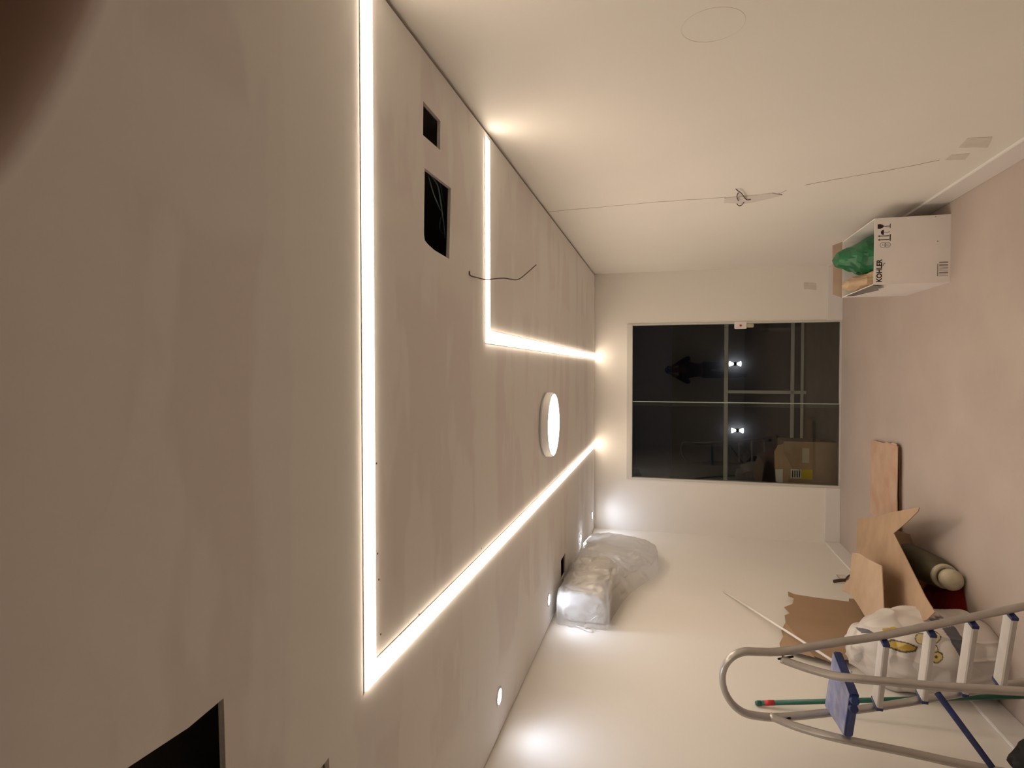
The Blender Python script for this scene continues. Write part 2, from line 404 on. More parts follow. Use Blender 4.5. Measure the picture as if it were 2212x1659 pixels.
for nm, path, lab in (('outer', [(1.045, 1.463), (-.835, 1.463), (-.835, YB-.004)], 'long L-shaped recessed light strip framing the round ceiling lamp'),
                      ('inner', [(1.03, 2.572), (.150, 2.572), (.150, YB-.004)], 'short L-shaped recessed light strip beside the right wall')):
    t = thing('light_strip', lab, 'light strip', (path[1][0], path[1][1], ZC))
    bm = bmesh.new(); ell(bm, path, .060, ZC-.0025, ZC-.0003); setp(obj('profile', bm, 'rim'), t)
    p2 = [(Vector(a)) for a in path]; p2[0].x -= .004
    bm = bmesh.new(); ell(bm, p2, .050, ZC-.0085, ZC-.0026); setp(obj('diffuser', bm, 'led'), t)
# round surface lamp
LC = Vector((-.362, 3.905, ZC)); LR = .213
t = thing('ceiling_lamp', 'round white surface-mounted ceiling lamp with glowing disc', 'lamp', LC)
bm = bmesh.new(); lathe(bm, [(0, 0), (.185, 0), (.185, -.014), (0, -.014)], LC, seg=48); setp(obj('mounting_plate', bm, 'rim'), t)
bm = bmesh.new(); lathe(bm, [(.17, -.013), (LR-.004, -.013), (LR, -.016), (LR, -.060), (LR-.009, -.060), (LR-.009, -.05), (.17, -.05)], LC, seg=64, closed=True)
setp(obj('rim', bm, 'rim', smooth=False), t)
bm = bmesh.new(); lathe(bm, [(0, -.05), (LR-.009, -.05), (LR-.009, -.0595), (LR-.03, -.061), (0, -.061)], LC, seg=64); setp(obj('diffuser', bm, 'disc'), t)
# recessed spots along the left wall
for i, y in enumerate((2.765, 4.03, 5.60, 6.51)):
    c = Vector((-1.588, y, ZC))
    t = thing('recessed_spotlight', ('recessed ceiling spotlight farthest from the glass door, beside the left wall', 'recessed ceiling spotlight beside the near end of the plastic-wrapped air conditioner',
              'recessed ceiling spotlight beside the far end of the plastic-wrapped air conditioner', 'recessed ceiling spotlight in the corner beside the back wall')[i], 'spotlight', c, group='spotlights along the left wall')
    bm = bmesh.new(); lathe(bm, [(.032, .0), (.046, .0), (.047, -.003), (.040, -.006), (.034, -.004)], c, seg=32, closed=True); setp(obj('trim_ring', bm, 'rim', smooth=True), t)
    bm = bmesh.new(); lathe(bm, [(0, -.001), (.034, -.001), (.032, -.0035), (0, -.005)], c, seg=24); setp(obj('lens', bm, 'lens'), t)
    ld = bpy.data.lights.new('spot_beam', 'SPOT'); ld.energy = SPOT_W; ld.spot_size = math.radians(146); ld.spot_blend = 1.0; ld.shadow_soft_size = .03
    ld.color = (.66, .78, 1.0)
    lo = bpy.data.objects.new('spot_beam', ld); COL.objects.link(lo); lo.location = c + Vector((0, 0, -.012)); setp(lo, t)

# ------------------------------------------------------------------ ceiling wires and screw heads
t = thing('loose_cables', 'teal cables hanging loose inside the larger ceiling opening', 'cables', (.55, 1.98, ZC+.02))
for k, px in enumerate(([(928, 375), (945, 400), (952, 440), (958, 480), (962, 515)], [(925, 378), (935, 415), (950, 450), (965, 470)], [(932, 372), (950, 395), (957, 430), (966, 445)], [(948, 405), (955, 450), (950, 490), (957, 505)])):
    setp(tubeo('cable', catmull([at(a, b, 'z', ZC+.03+.01*k) for a, b in px], 5), .0026, 'wireg', seg=6), t)
pts = [at(1014, 586, 'z', ZC-.002), at(1016, 595, 'z', ZC-.005), at(1032, 600, 'z', 2.497), at(1050, 604, 'z', 2.488), at(1070, 602, 'z', 2.482), at(1090, 601, 'z', 2.478), at(1118, 604, 'z', 2.474), at(1138, 590, 'z', 2.470), at(1158, 572, 'z', 2.466)]
tag(tubeo('dangling_wire', catmull(pts, 6), .0028, 'wire', seg=6), 'thin brown wire dangling from the ceiling across the short light strip', 'wire')
for (a, b) in ((822, 1370), (800, 1393), (818, 1252), (815, 1196), (1040, 1185), (1040, 1226), (813, 1001), (791, 1008), (905, 1327)):
    bm = bmesh.new(); c = at(a, b, 'z', ZC); lathe(bm, [(0, -.001), (.003, -.001), (.003, .001)], c, seg=8); setp(obj('screw_head', bm, 'wire'), ce)

# ------------------------------------------------------------------ marks on the right wall
def ribbon(name, pix, wid, m, parent, x=XR, off=.0012, jit=.004):
    P = []
    base = [at(a, b, 'x', x) for a, b in pix]
    for a, b in zip(base, base[1:]):
        n = max(2, int((b-a).length/.03))
        P += [a.lerp(b, k/n) for k in range(n)]
    P.append(base[-1])
    bm = bmesh.new(); rows = []
    s = -1 if x > 0 else 1
    for i, p in enumerate(P):
        d = (P[min(i+1, len(P)-1)]-P[max(0, i-1)]).normalized(); n = Vector((0, -d.z, d.y))
        j = random.uniform(-jit, jit); ww = wid*random.uniform(.5, 1.3)
        rows.append([bm.verts.new(p+n*(j+k*ww/2)+Vector((s*off*h, 0, 0))) for k, h in ((-1, 0), (-1, 1), (1, 1), (1, 0))])
    for r, q in zip(rows, rows[1:]):
        for k in range(4): bm.faces.new((r[k], r[(k+1) % 4], q[(k+1) % 4], q[k]))
    return setp(obj(name, bm, m), parent)
ribbon('crack', [(1187, 457), (1300, 447), (1420, 436), (1568, 426)], .005, 'crack', wr)
ribbon('crack', [(1655, 428), (1675, 422), (1700, 411)], .006, 'crack', wr)
ribbon('crack', [(1738, 400), (1800, 388), (1900, 371), (2030, 346)], .007, 'crack', wr)
def wpatch(name, pix, m, parent, thick=.0015, axis='x', val=XR, nrm=(-1, 0, 0), amp=.004):
    P = rough_poly([at(a, b, axis, val)+Vector(nrm)*thick/2 for a, b in pix], amp, 4)
    for p in P:
        if axis == 'x': p.x = val+nrm[0]*thick/2
        else: p.y = val+nrm[1]*thick/2
    bm = bmesh.new(); sheet(bm, P, thick); return setp(obj(name, bm, m), parent)
wpatch('filler_patch', [(2070, 318), (2090, 298), (2143, 295), (2133, 318)], 'patch', wr)
wpatch('filler_patch', [(2040, 345), (2055, 334), (2095, 331), (2085, 345)], 'patch', wr)
wpatch('filler_patch', [(1736, 610), (1763, 611), (1764, 626), (1737, 625)], 'patch', wb, axis='y', val=YB, nrm=(0, -1, 0))
wpatch('filler_patch', [(1565, 427), (1590, 424), (1640, 420), (1668, 416), (1690, 420), (1650, 430), (1612, 438), (1564, 437)], 'patchc', wr, thick=.006)
bm = bmesh.new(); cc = at(1540, 55, 'x', XR); rr = .094
lathe(bm, [(rr, 0), (rr+.0014, 0), (rr+.0014, .0006), (rr, .0006)], cc, (-1, 0, 0), 48, closed=True); setp(obj('pencil_circle', bm, 'pencil'), wr)
# electrical box in the wall
a0, a1 = at(1577, 415, 'x', XR), at(1620, 412, 'x', XR)
t = thing('electrical_box', 'yellow flush electrical box with loose wires in the right wall', 'electrical box', (XR, 3.975, 1.30))
bm = bmesh.new()
for d in ((XR+.003, XR+.04, 3.946, 3.949, 1.236, 1.359), (XR+.003, XR+.04, 4.001, 4.004, 1.236, 1.359), (XR+.003, XR+.04, 3.949, 4.001, 1.236, 1.239), (XR+.003, XR+.04, 3.949, 4.001, 1.356, 1.359), (XR+.037, XR+.04, 3.949, 4.001, 1.239, 1.356)): box(bm, *d)
setp(obj('box_shell', bm, 'yellowbox'), t)
for px in ([(1583, 414), (1594, 412), (1602, 418), (1612, 431), (1622, 431)], [(1600, 418), (1592, 423), (1595, 434)], [(1586, 438), (1594, 443), (1602, 443), (1607, 437)]):
    P = [at(a, b, 'x', XR-.012) for a, b in px]; P[0].x = XR+.02
    setp(tubeo('wire', catmull(P, 5), .0028, 'wire', seg=6), t)

# ------------------------------------------------------------------ air conditioner wrapped in plastic
t = thing('wrapped_air_conditioner', 'air conditioner on the left wall near the ceiling wrapped in clear plastic', 'air conditioner', (XL, 4.6, 2.28))
prof = [(XL+.004, 2.13), (XL+.12, 2.12), (XL+.185, 2.155), (XL+.215, 2.22), (XL+.215, 2.38), (XL+.195, 2.425), (XL+.15, 2.435), (XL+.004, 2.435)]
bm = bmesh.new(); A = [bm.verts.new((x, 4.16, z)) for x, z in prof]; B = [bm.verts.new((x, 5.06, z)) for x, z in prof]
for k in range(len(prof)): bm.faces.new((A[k], A[(k+1) % len(prof)], B[(k+1) % len(prof)], B[k]))
bm.faces.new(A); bm.faces.new(B); bmesh.ops.bevel(bm, geom=list(bm.edges), offset=.008, segments=2, affect='EDGES')
setp(obj('unit_body', bm, 'rim'), t)
bm = bmesh.new(); box(bm, XL+.06, XL+.19, 4.24, 4.98, 2.113, 2.135, .004); setp(obj('air_flap', bm, 'base'), t)
secs = [  # y, top z, bottom z, front x, belly
    (4.085, 2.44, 2.13, -1.60), (4.10, 2.46, 2.11, -1.545), (4.16, 2.472, 2.10, -1.535), (4.30, 2.475, 2.09, -1.532), (4.5, 2.476, 2.06, -1.535),
    (4.7, 2.474, 2.02, -1.54), (4.9, 2.474, 1.96, -1.545), (5.1, 2.474, 1.88, -1.555), (5.3, 2.474, 1.815, -1.56), (5.5, 2.47, 1.79, -1.565), (5.7, 2.46, 1.80, -1.575), (5.85, 2.44, 1.84, -1.60), (5.97, 2.40, 1.92, -1.66), (6.02, 2.33, 2.0, -1.72)]
ys = []
dense = catmull([Vector((s[0], s[1], s[2])) for s in secs], 9); densx = catmull([Vector((s[3], 0, 0)) for s in secs], 9)
rows = []; bm = bmesh.new(); N = 90
for (y, zt, zb), fx in zip([tuple(v) for v in dense], [v.x for v in densx]):
    r = []
    for k in range(N+1):
        a = k/N     # from wall top, out over the front, back to wall at bottom
        ct = math.pi*(.5-a); cx = max(0, math.cos(ct))**.28; sz = math.copysign(abs(math.sin(ct))**.35, math.sin(ct))
        far = min(1, max(0, (y-4.6)/.6))
        x = XL+.004+(fx-XL)*cx*(1-.25*far*max(0, -sz)); z = (zt+zb)/2+(zt-zb)/2*sz
        n = noise.noise(Vector((x*5, y*5, z*9)))*.018 + (.5-abs(noise.noise(Vector((x*9+3, y*8, z*10)))))**2*.05
        q_ = Vector((x*7, y*4.5, z*7)); cr = max(0, 1-3.2*abs(noise.noise(q_+Vector((0, 0, noise.noise(q_*.7)*1.5)))))**3
        n += .012*cr*(1 if y < 5.2 else .5)
        ny = noise.noise(Vector((x*6+9, y*7, z*7)))*.016
        if x > XL+.02: x = max(XL+.006, x+n-.008)
        zz = min(z+(noise.noise(Vector((y*6, z*6, 5)))*.012 if abs(sz) < .98 else 0), ZC-.012)
        r.append(bm.verts.new((x, y+ny, zz)))
    rows.append(r)
for r, s in zip(rows, rows[1:]):
    for k in range(N): bm.faces.new((r[k], r[k+1], s[k+1], s[k]))
prev = rows[0]; M0 = Vector((XL+.004, 0, sum(v.co.z for v in prev)/len(prev)))      # near end, gathered and creased
for q_ in range(1, 15):
    f = 1-q_/14; r = []
    for v in rows[0]:
        x = M0.x+(v.co.x-M0.x)*max(f, .001); z = M0.z+(v.co.z-M0.z)*max(f, .02)
        w_ = Vector((x*11, 3, z*11)); cr = max(0, 1-3*abs(noise.noise(w_)))**2
        r.append(bm.verts.new((x, v.co.y-.016*cr*min(1, 4*(1-f))-.004*math.sin(f*3.1), z)))
    for k in range(N): bm.faces.new((prev[k], prev[k+1], r[k+1], r[k]))
    prev = r
bm.faces.new(rows[-1][::-1])
setp(obj('plastic_wrap', bm, 'film', smooth=True), t)
P = [at(1243, 1352, 'x', XL+.01), at(1255, 1355, 'x', XL+.02), at(1265, 1356, 'x', XL+.03), at(1275, 1358, 'x', XL+.012), at(1288, 1360, 'x', XL+.01)]
setp(tubeo('tie_string', catmull(P, 4), .003, 'patch', seg=6), t)

# ------------------------------------------------------------------ white carton with bags inside
BX0, BX1, BY0, BY1, BZ = .552, .978, 4.345, 5.07, .43
t = thing('white_carton', 'open white carton with black lettering standing on the floor by the right wall', 'carton', ((BX0+BX1)/2, (BY0+BY1)/2, 0))
th = .006
def cpart(n, d, m='carton_w', bev=.0015): return setp(bxo(n, d, m, None, bev), t)
fp = cpart('front_panel', (BX0, BX1, BY0, BY0+th, .003, BZ)); cpart('back_panel', (BX0, BX1, BY1-th, BY1, .003, BZ))
cpart('right_panel', (BX1-th, BX1, BY0+th, BY1-th, .003, BZ)); lp = cpart('left_panel', (BX0, BX0+th, BY0+th, BY1-th, .003, BZ)); cpart('bottom_panel', (BX0, BX1, BY0, BY1, 0, .004), bev=0)
bm = bmesh.new(); sheet(bm, [(BX0, BY1, BZ), (BX0+.03, BY1+.03, BZ+.055), (BX1-.02, BY1+.03, BZ+.062), (BX1, BY1, BZ)], .005); setp(obj('back_flap', bm, 'carton_in'), t)
bm = bmesh.new(); sheet(bm, [(BX0-.004, BY0+.001, BZ+.002), (BX0-.012, BY0+.05, BZ-.075), (BX0-.012, BY0+.12, BZ-.06), (BX0-.014, BY0+.2, BZ-.09), (BX0-.012, BY0+.34, BZ-.06), (BX0-.012, BY0+.5, BZ-.03), (BX0-.004, BY0+.6, BZ+.002)], .003); setp(obj('torn_tape', bm, 'silver'), t)
def pr_(name, polys, m, yoff=.0006):
    bm = bmesh.new()
    for P in polys: slab(bm, P, [], lambda u, v, h: (BX0+u, BY0-h, BZ-v), yoff)
    o = setp(obj(name, bm, m), fp); return o
def arc(cx, cy, r, a0, a1, n=12): return [(cx+r*math.cos(a0+(a1-a0)*k/n), cy+r*math.sin(a0+(a1-a0)*k/n)) for k in range(n+1)]
pi = math.pi
gx = .372
pr_('fragile_glass_mark', [[(gx-.014, .018)]+[(gx-.015, .034), (gx-.008, .05), (gx, .054), (gx+.008, .05), (gx+.015, .034), (gx+.014, .018)], rect(gx-.002, gx+.002, .054, .088), rect(gx-.014, gx+.014, .088, .092)], 'ink')
ux = .333
pr_('umbrella_mark', [arc(ux, .054, .017, pi, 2*pi), rect(ux-.001, ux+.001, .054, .084), rect(ux, ux+.008, .084, .086)], 'ink')
ax_ = .298
pr_('this_way_up_mark', [rect(ax_-.021, ax_+.021, .088, .094)]+[q for s in (-.012, .012) for q in (rect(ax_+s-.0025, ax_+s+.0025, .028, .085), [(ax_+s-.007, .03), (ax_+s, .02), (ax_+s+.007, .03)])], 'ink')
rx = .252
def ring(cx, cy, r, w_, n=20): return [(arc(cx, cy, r, 2*pi*k/n, 2*pi*(k+1)/n, 1)+arc(cx, cy, r-w_, 2*pi*(k+1)/n, 2*pi*k/n, 1)) for k in range(n)]
pr_('recycling_mark', ring(rx, .05, .018, .003)+ring(rx, .076, .018, .003)+[rect(rx-.008, rx+.008, .048, .051), rect(rx-.006, rx-.003, .066, .086), rect(rx+.003, rx+.006, .066, .086)], 'inkgrey')
bars = []; x = .04
random.seed(3)
while x < .132:
    ww = random.choice((.002, .003, .005, .009)); bars.append(rect(x, min(x+ww, .136), .368, .417)); x += ww+random.choice((.002, .004, .007))
bars += [rect(.04, .118, .357, .363)]
pr_('barcode', bars, 'inkgrey')
pr_('scuff_mark', [arc(.26, .358, .004, 0, 2*pi, 8)[:-1]], 'inkgrey'); pr_('scuff_mark', [arc(.415, .345, .003, 0, 2*pi, 8)[:-1]], 'inkgrey')
fc = bpy.data.curves.new('lettering', 'FONT'); fc.body = 'KOHLER'; fc.size = .046; fc.extrude = .0003; fc.offset = .0016
fo = bpy.data.objects.new('lettering_tmp', fc); COL.objects.link(fo); bpy.context.view_layer.update()
me = bpy.data.meshes.new_from_object(fo.evaluated_get(bpy.context.evaluated_depsgraph_get())); bpy.data.objects.remove(fo)
xs = [v.co.x for v in me.vertices]; zs = [v.co.y for v in me.vertices]; kx = .146/(max(xs)-min(xs)); kz = .033/(max(zs)-min(zs))
for v in me.vertices: v.co = Vector((BX0+.016+(v.co.x-min(xs))*kx, BY0-.0004-v.co.z, BZ-.047+(v.co.y-min(zs))*kz))
setp(link('lettering', me, 'ink'), fp)
pr_('tagline_mark', [rect(.118, .126, .05, .053), rect(.122, .136, .055, .058), rect(.13, .138, .06, .063)], 'ink')

def blob(name, c, r, m, seed=0, amp=.25, sc=2.2, sub=4, parent=None, flat=0):
    bm = bmesh.new(); bmesh.ops.create_icosphere(bm, subdivisions=sub, radius=1)
    for v in bm.verts:
        n = v.co.normalized(); k = 1+amp*noise.noise(n*sc+Vector((seed, seed*2, 1)))+amp*.5*abs(noise.noise(n*sc*2.7+Vector((seed, 3, 1))))
        p = Vector((n.x*r[0], n.y*r[1], n.z*r[2]))*k
        if p.z < -flat*r[2] and flat: p.z = -flat*r[2]
        v.co = Vector(c)+p
    return obj(name, bm, m, parent, smooth=True)
# green film bag: crumpled, with a folded peak towards the door
def crumple(name, base, apex, m, seed):
    bm = bmesh.new(); n = 28; rings = []
    for i in range(15):
        f = i/14; ring_ = []
        for k in range(n):
            a = 2*pi*k/n; rr_ = (1-f)**.5
            p = Vector((base[0]+(apex[0]-base[0])*f+math.cos(a)*base[3]*rr_, base[1]+(apex[1]-base[1])*f+math.sin(a)*base[4]*rr_, base[2]+(apex[2]-base[2])*f))
            q = abs(noise.noise(p*14+Vector((seed, 0, 0))))*.05+noise.noise(p*6+Vector((0, seed, 0)))*.05
            ring_.append(bm.verts.new(p+Vector((math.cos(a), math.sin(a), .4))*q*rr_))
        rings.append(ring_)
    for r, s in zip(rings, rings[1:]):
        for k in range(n): bm.faces.new((r[k], r[(k+1) % n], s[(k+1) % n], s[k]))
    bm.faces.new(rings[0][::-1]); bm.faces.new(rings[-1])
    bmesh.ops.smooth_vert(bm, verts=bm.verts, factor=.3)
    for v in bm.verts:          # held in by the carton sides
        if v.co.z < BZ+.01: v.co.x = min(max(v.co.x, BX0+.012), BX1-.012); v.co.y = min(max(v.co.y, BY0+.012), BY1-.012)
        v.co.z = max(v.co.z, .012)
    return obj(name, bm, m, None, smooth=False)
tag(crumple('green_bag', (.80, 4.68, .16, .17, .28), tuple(at(1797, 563, 'y', 4.93)), 'greenbag', 4), 'crumpled green plastic bag sticking out of the white carton', 'bag')
tag(crumple('paper_bundle', (.65, 4.62, .10, .09, .24), tuple(at(1818, 617, 'y', 4.80)), 'tanpaper', 9), 'tan paper bundle beside the green bag in the white carton', 'paper')

# ------------------------------------------------------------------ flattened cardboard and torn carton on the floor
t = thing('flattened_carton', 'flat terracotta-brown cardboard lying on the floor in front of the glass door', 'cardboard', (-.95, 5.4, 0))
P = rough_poly([(-.575, 5.08, .034), (-.60, 5.70, .03), (-1.22, 5.70, .03), (-1.30, 5.05, .04)], .006, 6)
bm = bmesh.new(); sheet(bm, P, .006); setp(obj('top_sheet', bm, 'terra'), t)
bm = bmesh.new(); sheet(bm, [(-.60, 5.13, .004), (-.61, 5.68, .004), (-1.24, 5.68, .004), (-1.31, 5.10, .004)], .006); setp(obj('bottom_sheet', bm, 'terra'), t)
bm = bmesh.new(); sheet(bm, [(-.61, 5.67, .004), (-.61, 5.70, .03), (-1.22, 5.70, .03), (-1.22, 5.67, .004)], .006); setp(obj('fold', bm, 'terra'), t)
bm = bmesh.new(); sheet(bm, [(-.59, 5.10, .034), (-.565, 5.11, .030), (-.56, 5.20, .028), (-.575, 5.24, .030), (-.57, 5.34, .030), (-.59, 5.36, .034)], .004); setp(obj('torn_flap', bm, 'card2'), t)

def plane3(*pp):
    A, B, C = [at(px, py, 'z', z) for px, py, z in pp]; return A, (B-A).cross(C-A).normalized()
def pixpoly(pix, pl): return [at_plane(a, b, *pl) for a, b in pix]
plM = plane3((1853, 1122, .20), (1985, 1098, .24), (2018, 1320, .33))
plN = plane3((1843, 1195, .42), (1905, 1222, .42), (1908, 1355, .47))
t = thing('torn_carton', 'torn open kraft carton with splayed flaps heaped by the left wall', 'carton', (-1.4, 4.75, 0))
bm = bmesh.new(); sheet(bm, pixpoly([(1853, 1120), (1890, 1117), (1930, 1106), (1986, 1096), (1984, 1104), (1960, 1128), (1931, 1152), (1950, 1190), (1975, 1240), (2000, 1290), (2020, 1322), (2004, 1338), (1960, 1356), (1938, 1360), (1890, 1300), (1870, 1225), (1850, 1200)], plM), .005); fo_ = setp(obj('long_flap', bm, 'card'), t)
bm = bmesh.new(); sheet(bm, pixpoly([(1841, 1194), (1858, 1196), (1880, 1210), (1905, 1222), (1908, 1280), (1911, 1354), (1888, 1352), (1868, 1330), (1850, 1300), (1838, 1285), (1820, 1276), (1824, 1262), (1836, 1250)], plN), .005); setp(obj('upper_flap', bm, 'card2'), t)
# carton body below the flaps
c0 = at_plane(1870, 1235, *plM); c1 = at_plane(1950, 1345, *plM)
bm = bmesh.new(); sheet(bm, [(-1.74, 4.72, .0), (-1.20, 4.92, .0), (-1.16, 4.92, .14), (-1.72, 4.74, .30)], .005); setp(obj('wall_panel', bm, 'card'), t)
bm = bmesh.new(); sheet(bm, [(-1.73, 4.25, .0), (-1.73, 4.72, .0), (-1.70, 4.74, .33), (-1.66, 4.30, .36)], .005); setp(obj('side_panel', bm, 'card'), t)
bm = bmesh.new(); sheet(bm, [(-1.73, 4.25, .004), (-1.73, 4.72, .004), (-1.22, 4.9, .004), (-1.30, 4.6, .004)], .005); setp(obj('base_panel', bm, 'card'), t)

a_, b_ = at_plane(1905, 1347, *plN)+Vector((0, 0, -.03)), at_plane(1950, 1342, *plM)+Vector((0, 0, .012))
setp(tubeo('packing_strap', [a_, b_], .005, 'pvc', seg=8), t)
# torn kraft sheet leaning on the left wall
t = thing('kraft_sheet', 'torn brown kraft paper sheet leaning against the left wall behind the sack', 'paper', (-1.72, 4.55, 0))
pix = [(1702, 1278), (1716, 1284), (1760, 1291), (1850, 1302), (1870, 1340), (1850, 1420), (1800, 1432), (1740, 1410), (1686, 1400), (1684, 1390), (1692, 1375), (1688, 1362), (1697, 1345), (1695, 1330), (1706, 1325), (1694, 1312), (1712, 1305), (1715, 1292), (1703, 1288)]
pl = (Vector((XL+.035, 4.5, .9)), Vector((1, 0, .045)).normalized())
P = pixpoly(pix, pl)
yy = sorted(p.y for p in P)
P2 = [p for p in P]
bm = bmesh.new(); sheet(bm, P2, .004); setp(obj('torn_sheet', bm, 'paper'), t)
lowz = min(p.z for p in P)
bm = bmesh.new(); sheet(bm, [(XL+.075, 4.98, 0.0), (XL+.05, 4.98, .38), (XL+.05, 4.10, .62), (XL+.075, 4.05, 0.0)], .004); setp(obj('lower_sheet', bm, 'paper'), t)
bm = bmesh.new(); sheet(bm, pixpoly([(1697, 1345), (1760, 1420), (1686, 1400), (1692, 1375)], (Vector((XL+.040, 4.5, .9)), Vector((1, 0, .045)).normalized())), .003); setp(obj('folded_corner', bm, 'card'), t)

# low wall outlet with broken wires
t = thing('wall_outlet_stub', 'broken low outlet with dark wire stubs on the left wall', 'outlet', (XL, 5.3, .46))
for px, wd_ in (([(1800, 1256), (1812, 1254), (1826, 1253)], .014), ([(1826, 1253), (1832, 1245), (1840, 1240)], .008), ([(1836, 1250), (1840, 1258), (1838, 1264)], .006)):
    P = [at(a, b, 'x', XL+.012+.01*k) for k, (a, b) in enumerate(px)]
    setp(tubeo('wire_stub', catmull(P, 4), wd_, 'wire', rb=wd_*.5, seg=8), t)
c = at(1824, 1248, 'x', XL); bm = bmesh.new(); box(bm, XL, XL+.008, c.y-.05, c.y+.06, c.z-.04, c.z+.05, .004); setp(obj('back_plate', bm, 'patch'), t)

# ------------------------------------------------------------------ olive roll, red cloth
rc = at(2058, 1254, 'z', .068); rf = at(1962, 1204, 'z', .10); rd = (rf-rc).normalized(); rlen = (rf-rc).length
t = thing('olive_roll', 'olive green bottle-shaped roll with a cream banded end on the floor beneath the torn carton', 'roll', (rc.x, rc.y+.3, 0))
def rl_(n, prof, m): bm = bmesh.new(); lathe(bm, prof, rc, rd, 32, closed=True); return setp(obj(n, bm, m, smooth=True), t)
rl_('roll_body', [(0, .10), (.070, .10), (.080, .115), (.092, .22), (.096, .35), (.096, rlen), (.090, rlen+.01), (0, rlen+.01)], 'olive')
rl_('band', [(.04, .078), (.069, .078), (.074, .084), (.074, .108), (.04, .108)], 'cream')
rl_('neck', [(0, .03), (.052, .03), (.052, .082), (0, .082)], 'olive')
rl_('end_cap', [(0, -.025), (.035, -.025), (.056, -.012), (.063, .008), (.060, .042), (0, .042)], 'cream')
def cloth(name, pix, m, hgt, label, cat, seed):
    C = [at(a, b, 'z', 0) for a, b in pix]; n = 24; bm = bmesh.new(); g = []
    for i in range(n+1):
        row = []
        for j in range(n+1):
            u, v = i/n, j/n; p = C[0].lerp(C[1], u).lerp(C[3].lerp(C[2], u), v)
            e = min(u, 1-u, v, 1-v); z = .006+hgt*min(1, e*5)*(.45+.9*abs(noise.noise(p*5+Vector((seed, 0, 0))))+.3*noise.noise(p*13))
            row.append(bm.verts.new((p.x, p.y, max(.004, z))))
        g.append(row)
    for i in range(n):
        for j in range(n): bm.faces.new((g[i][j], g[i+1][j], g[i+1][j+1], g[i][j+1]))
    r = bmesh.ops.solidify(bm, geom=list(bm.faces), thickness=.003)
    return tag(obj(name, bm, m, None, smooth=True), label, cat)
cloth('red_cloth', [(2000, 1262), (2082, 1262), (2095, 1345), (2000, 1350)], 'red', .06, 'crumpled dark red cloth on the floor between the olive roll and white sack', 'cloth', 3)

# ------------------------------------------------------------------ white printed sack
def sack():
    c = Vector((-1.560, 3.80, 0)); hw, hd, H = .185, .225, .69
    ang = -.15; ca, sa = math.cos(ang), math.sin(ang)
    bm = bmesh.new(); NU, NV = 260, 200; rows = []
    for j in range(NV+1):
        v = j/NV; row = []
        z = H*v
        if v < .12: k = .80+.20*math.sin(v/.12*pi/2)
        elif v < .66: k = 1+.03*math.sin((v-.12)/.54*pi)
        else: k = 1-.55*((v-.66)/.34)**1.7
        kd = k if v < .55 else k*(1-.45*((v-.55)/.45)**1.3)
        for i in range(NU):
            a = 2*pi*i/NU; co, si = math.cos(a), math.sin(a)
            x = math.copysign(abs(co)**.7, co)*hw*k; y = math.copysign(abs(si)**.7, si)*hd*kd
            q = Vector((x*5, y*5, z*5)); n = .016*noise.noise(q)+.020*abs(noise.noise(q*1.9+Vector((4, 1, 2))))*(.5+v)-.006
            n += .018*max(0, v-.7)*math.sin(a*9+3*noise.noise(q))+.012*max(0, 1-3*abs(noise.noise(Vector((x*9, y*9, z*3.5)))))**2-.004
            p = Vector((x+co*n, y+si*n, z))
            lean = .10*v*v
            row.append(bm.verts.new((c.x+p.x*ca-p.y*sa-lean*.6, c.y+p.x*sa+p.y*ca+lean*.3, max(0.001, z+.02*noise.noise(Vector((co*2, si*2, v*3)))*v))))
        rows.append(row)
    for r, s in zip(rows, rows[1:]):
        for i in range(NU): bm.faces.new((r[i], r[(i+1) % NU], s[(i+1) % NU], s[i]))
    bm.faces.new(rows[0][::-1]); bm.faces.new(rows[-1])
    return bm, c
m = bpy.data.materials.new('printed_sack'); m.use_nodes = True
b = m.node_tree.nodes['Principled BSDF']; at_ = m.node_tree.nodes.new('ShaderNodeVertexColor'); at_.layer_name = 'print'
m.node_tree.links.new(at_.outputs[0], b.inputs['Base Color']); b.inputs['Roughness'].default_value = .45
M['sack'] = m
bm, sc = sack()
bmesh.ops.recalc_face_normals(bm, faces=bm.faces)
me = bpy.data.meshes.new('sack'); bm.to_mesh(me); bm.free()
pn = Vector((.45, -1, 0)).normalized(); p0 = sc+pn*.205; tn = Vector((0, 0, 1)).cross(pn)
def spl(pix):
    r = []
    for a, b_ in pix:
        q = at_plane(a, b_, p0, pn); r.append(((q-p0).dot(tn), q.z))
    return r
def circ(px, py, r, n=14): return spl([(px+r*math.cos(2*pi*k/n), py+r*math.sin(2*pi*k/n)) for k in range(n)])
Y_, K_, G_ = (.50, .34, .07), (.06, .05, .03), (.10, .10, .12)
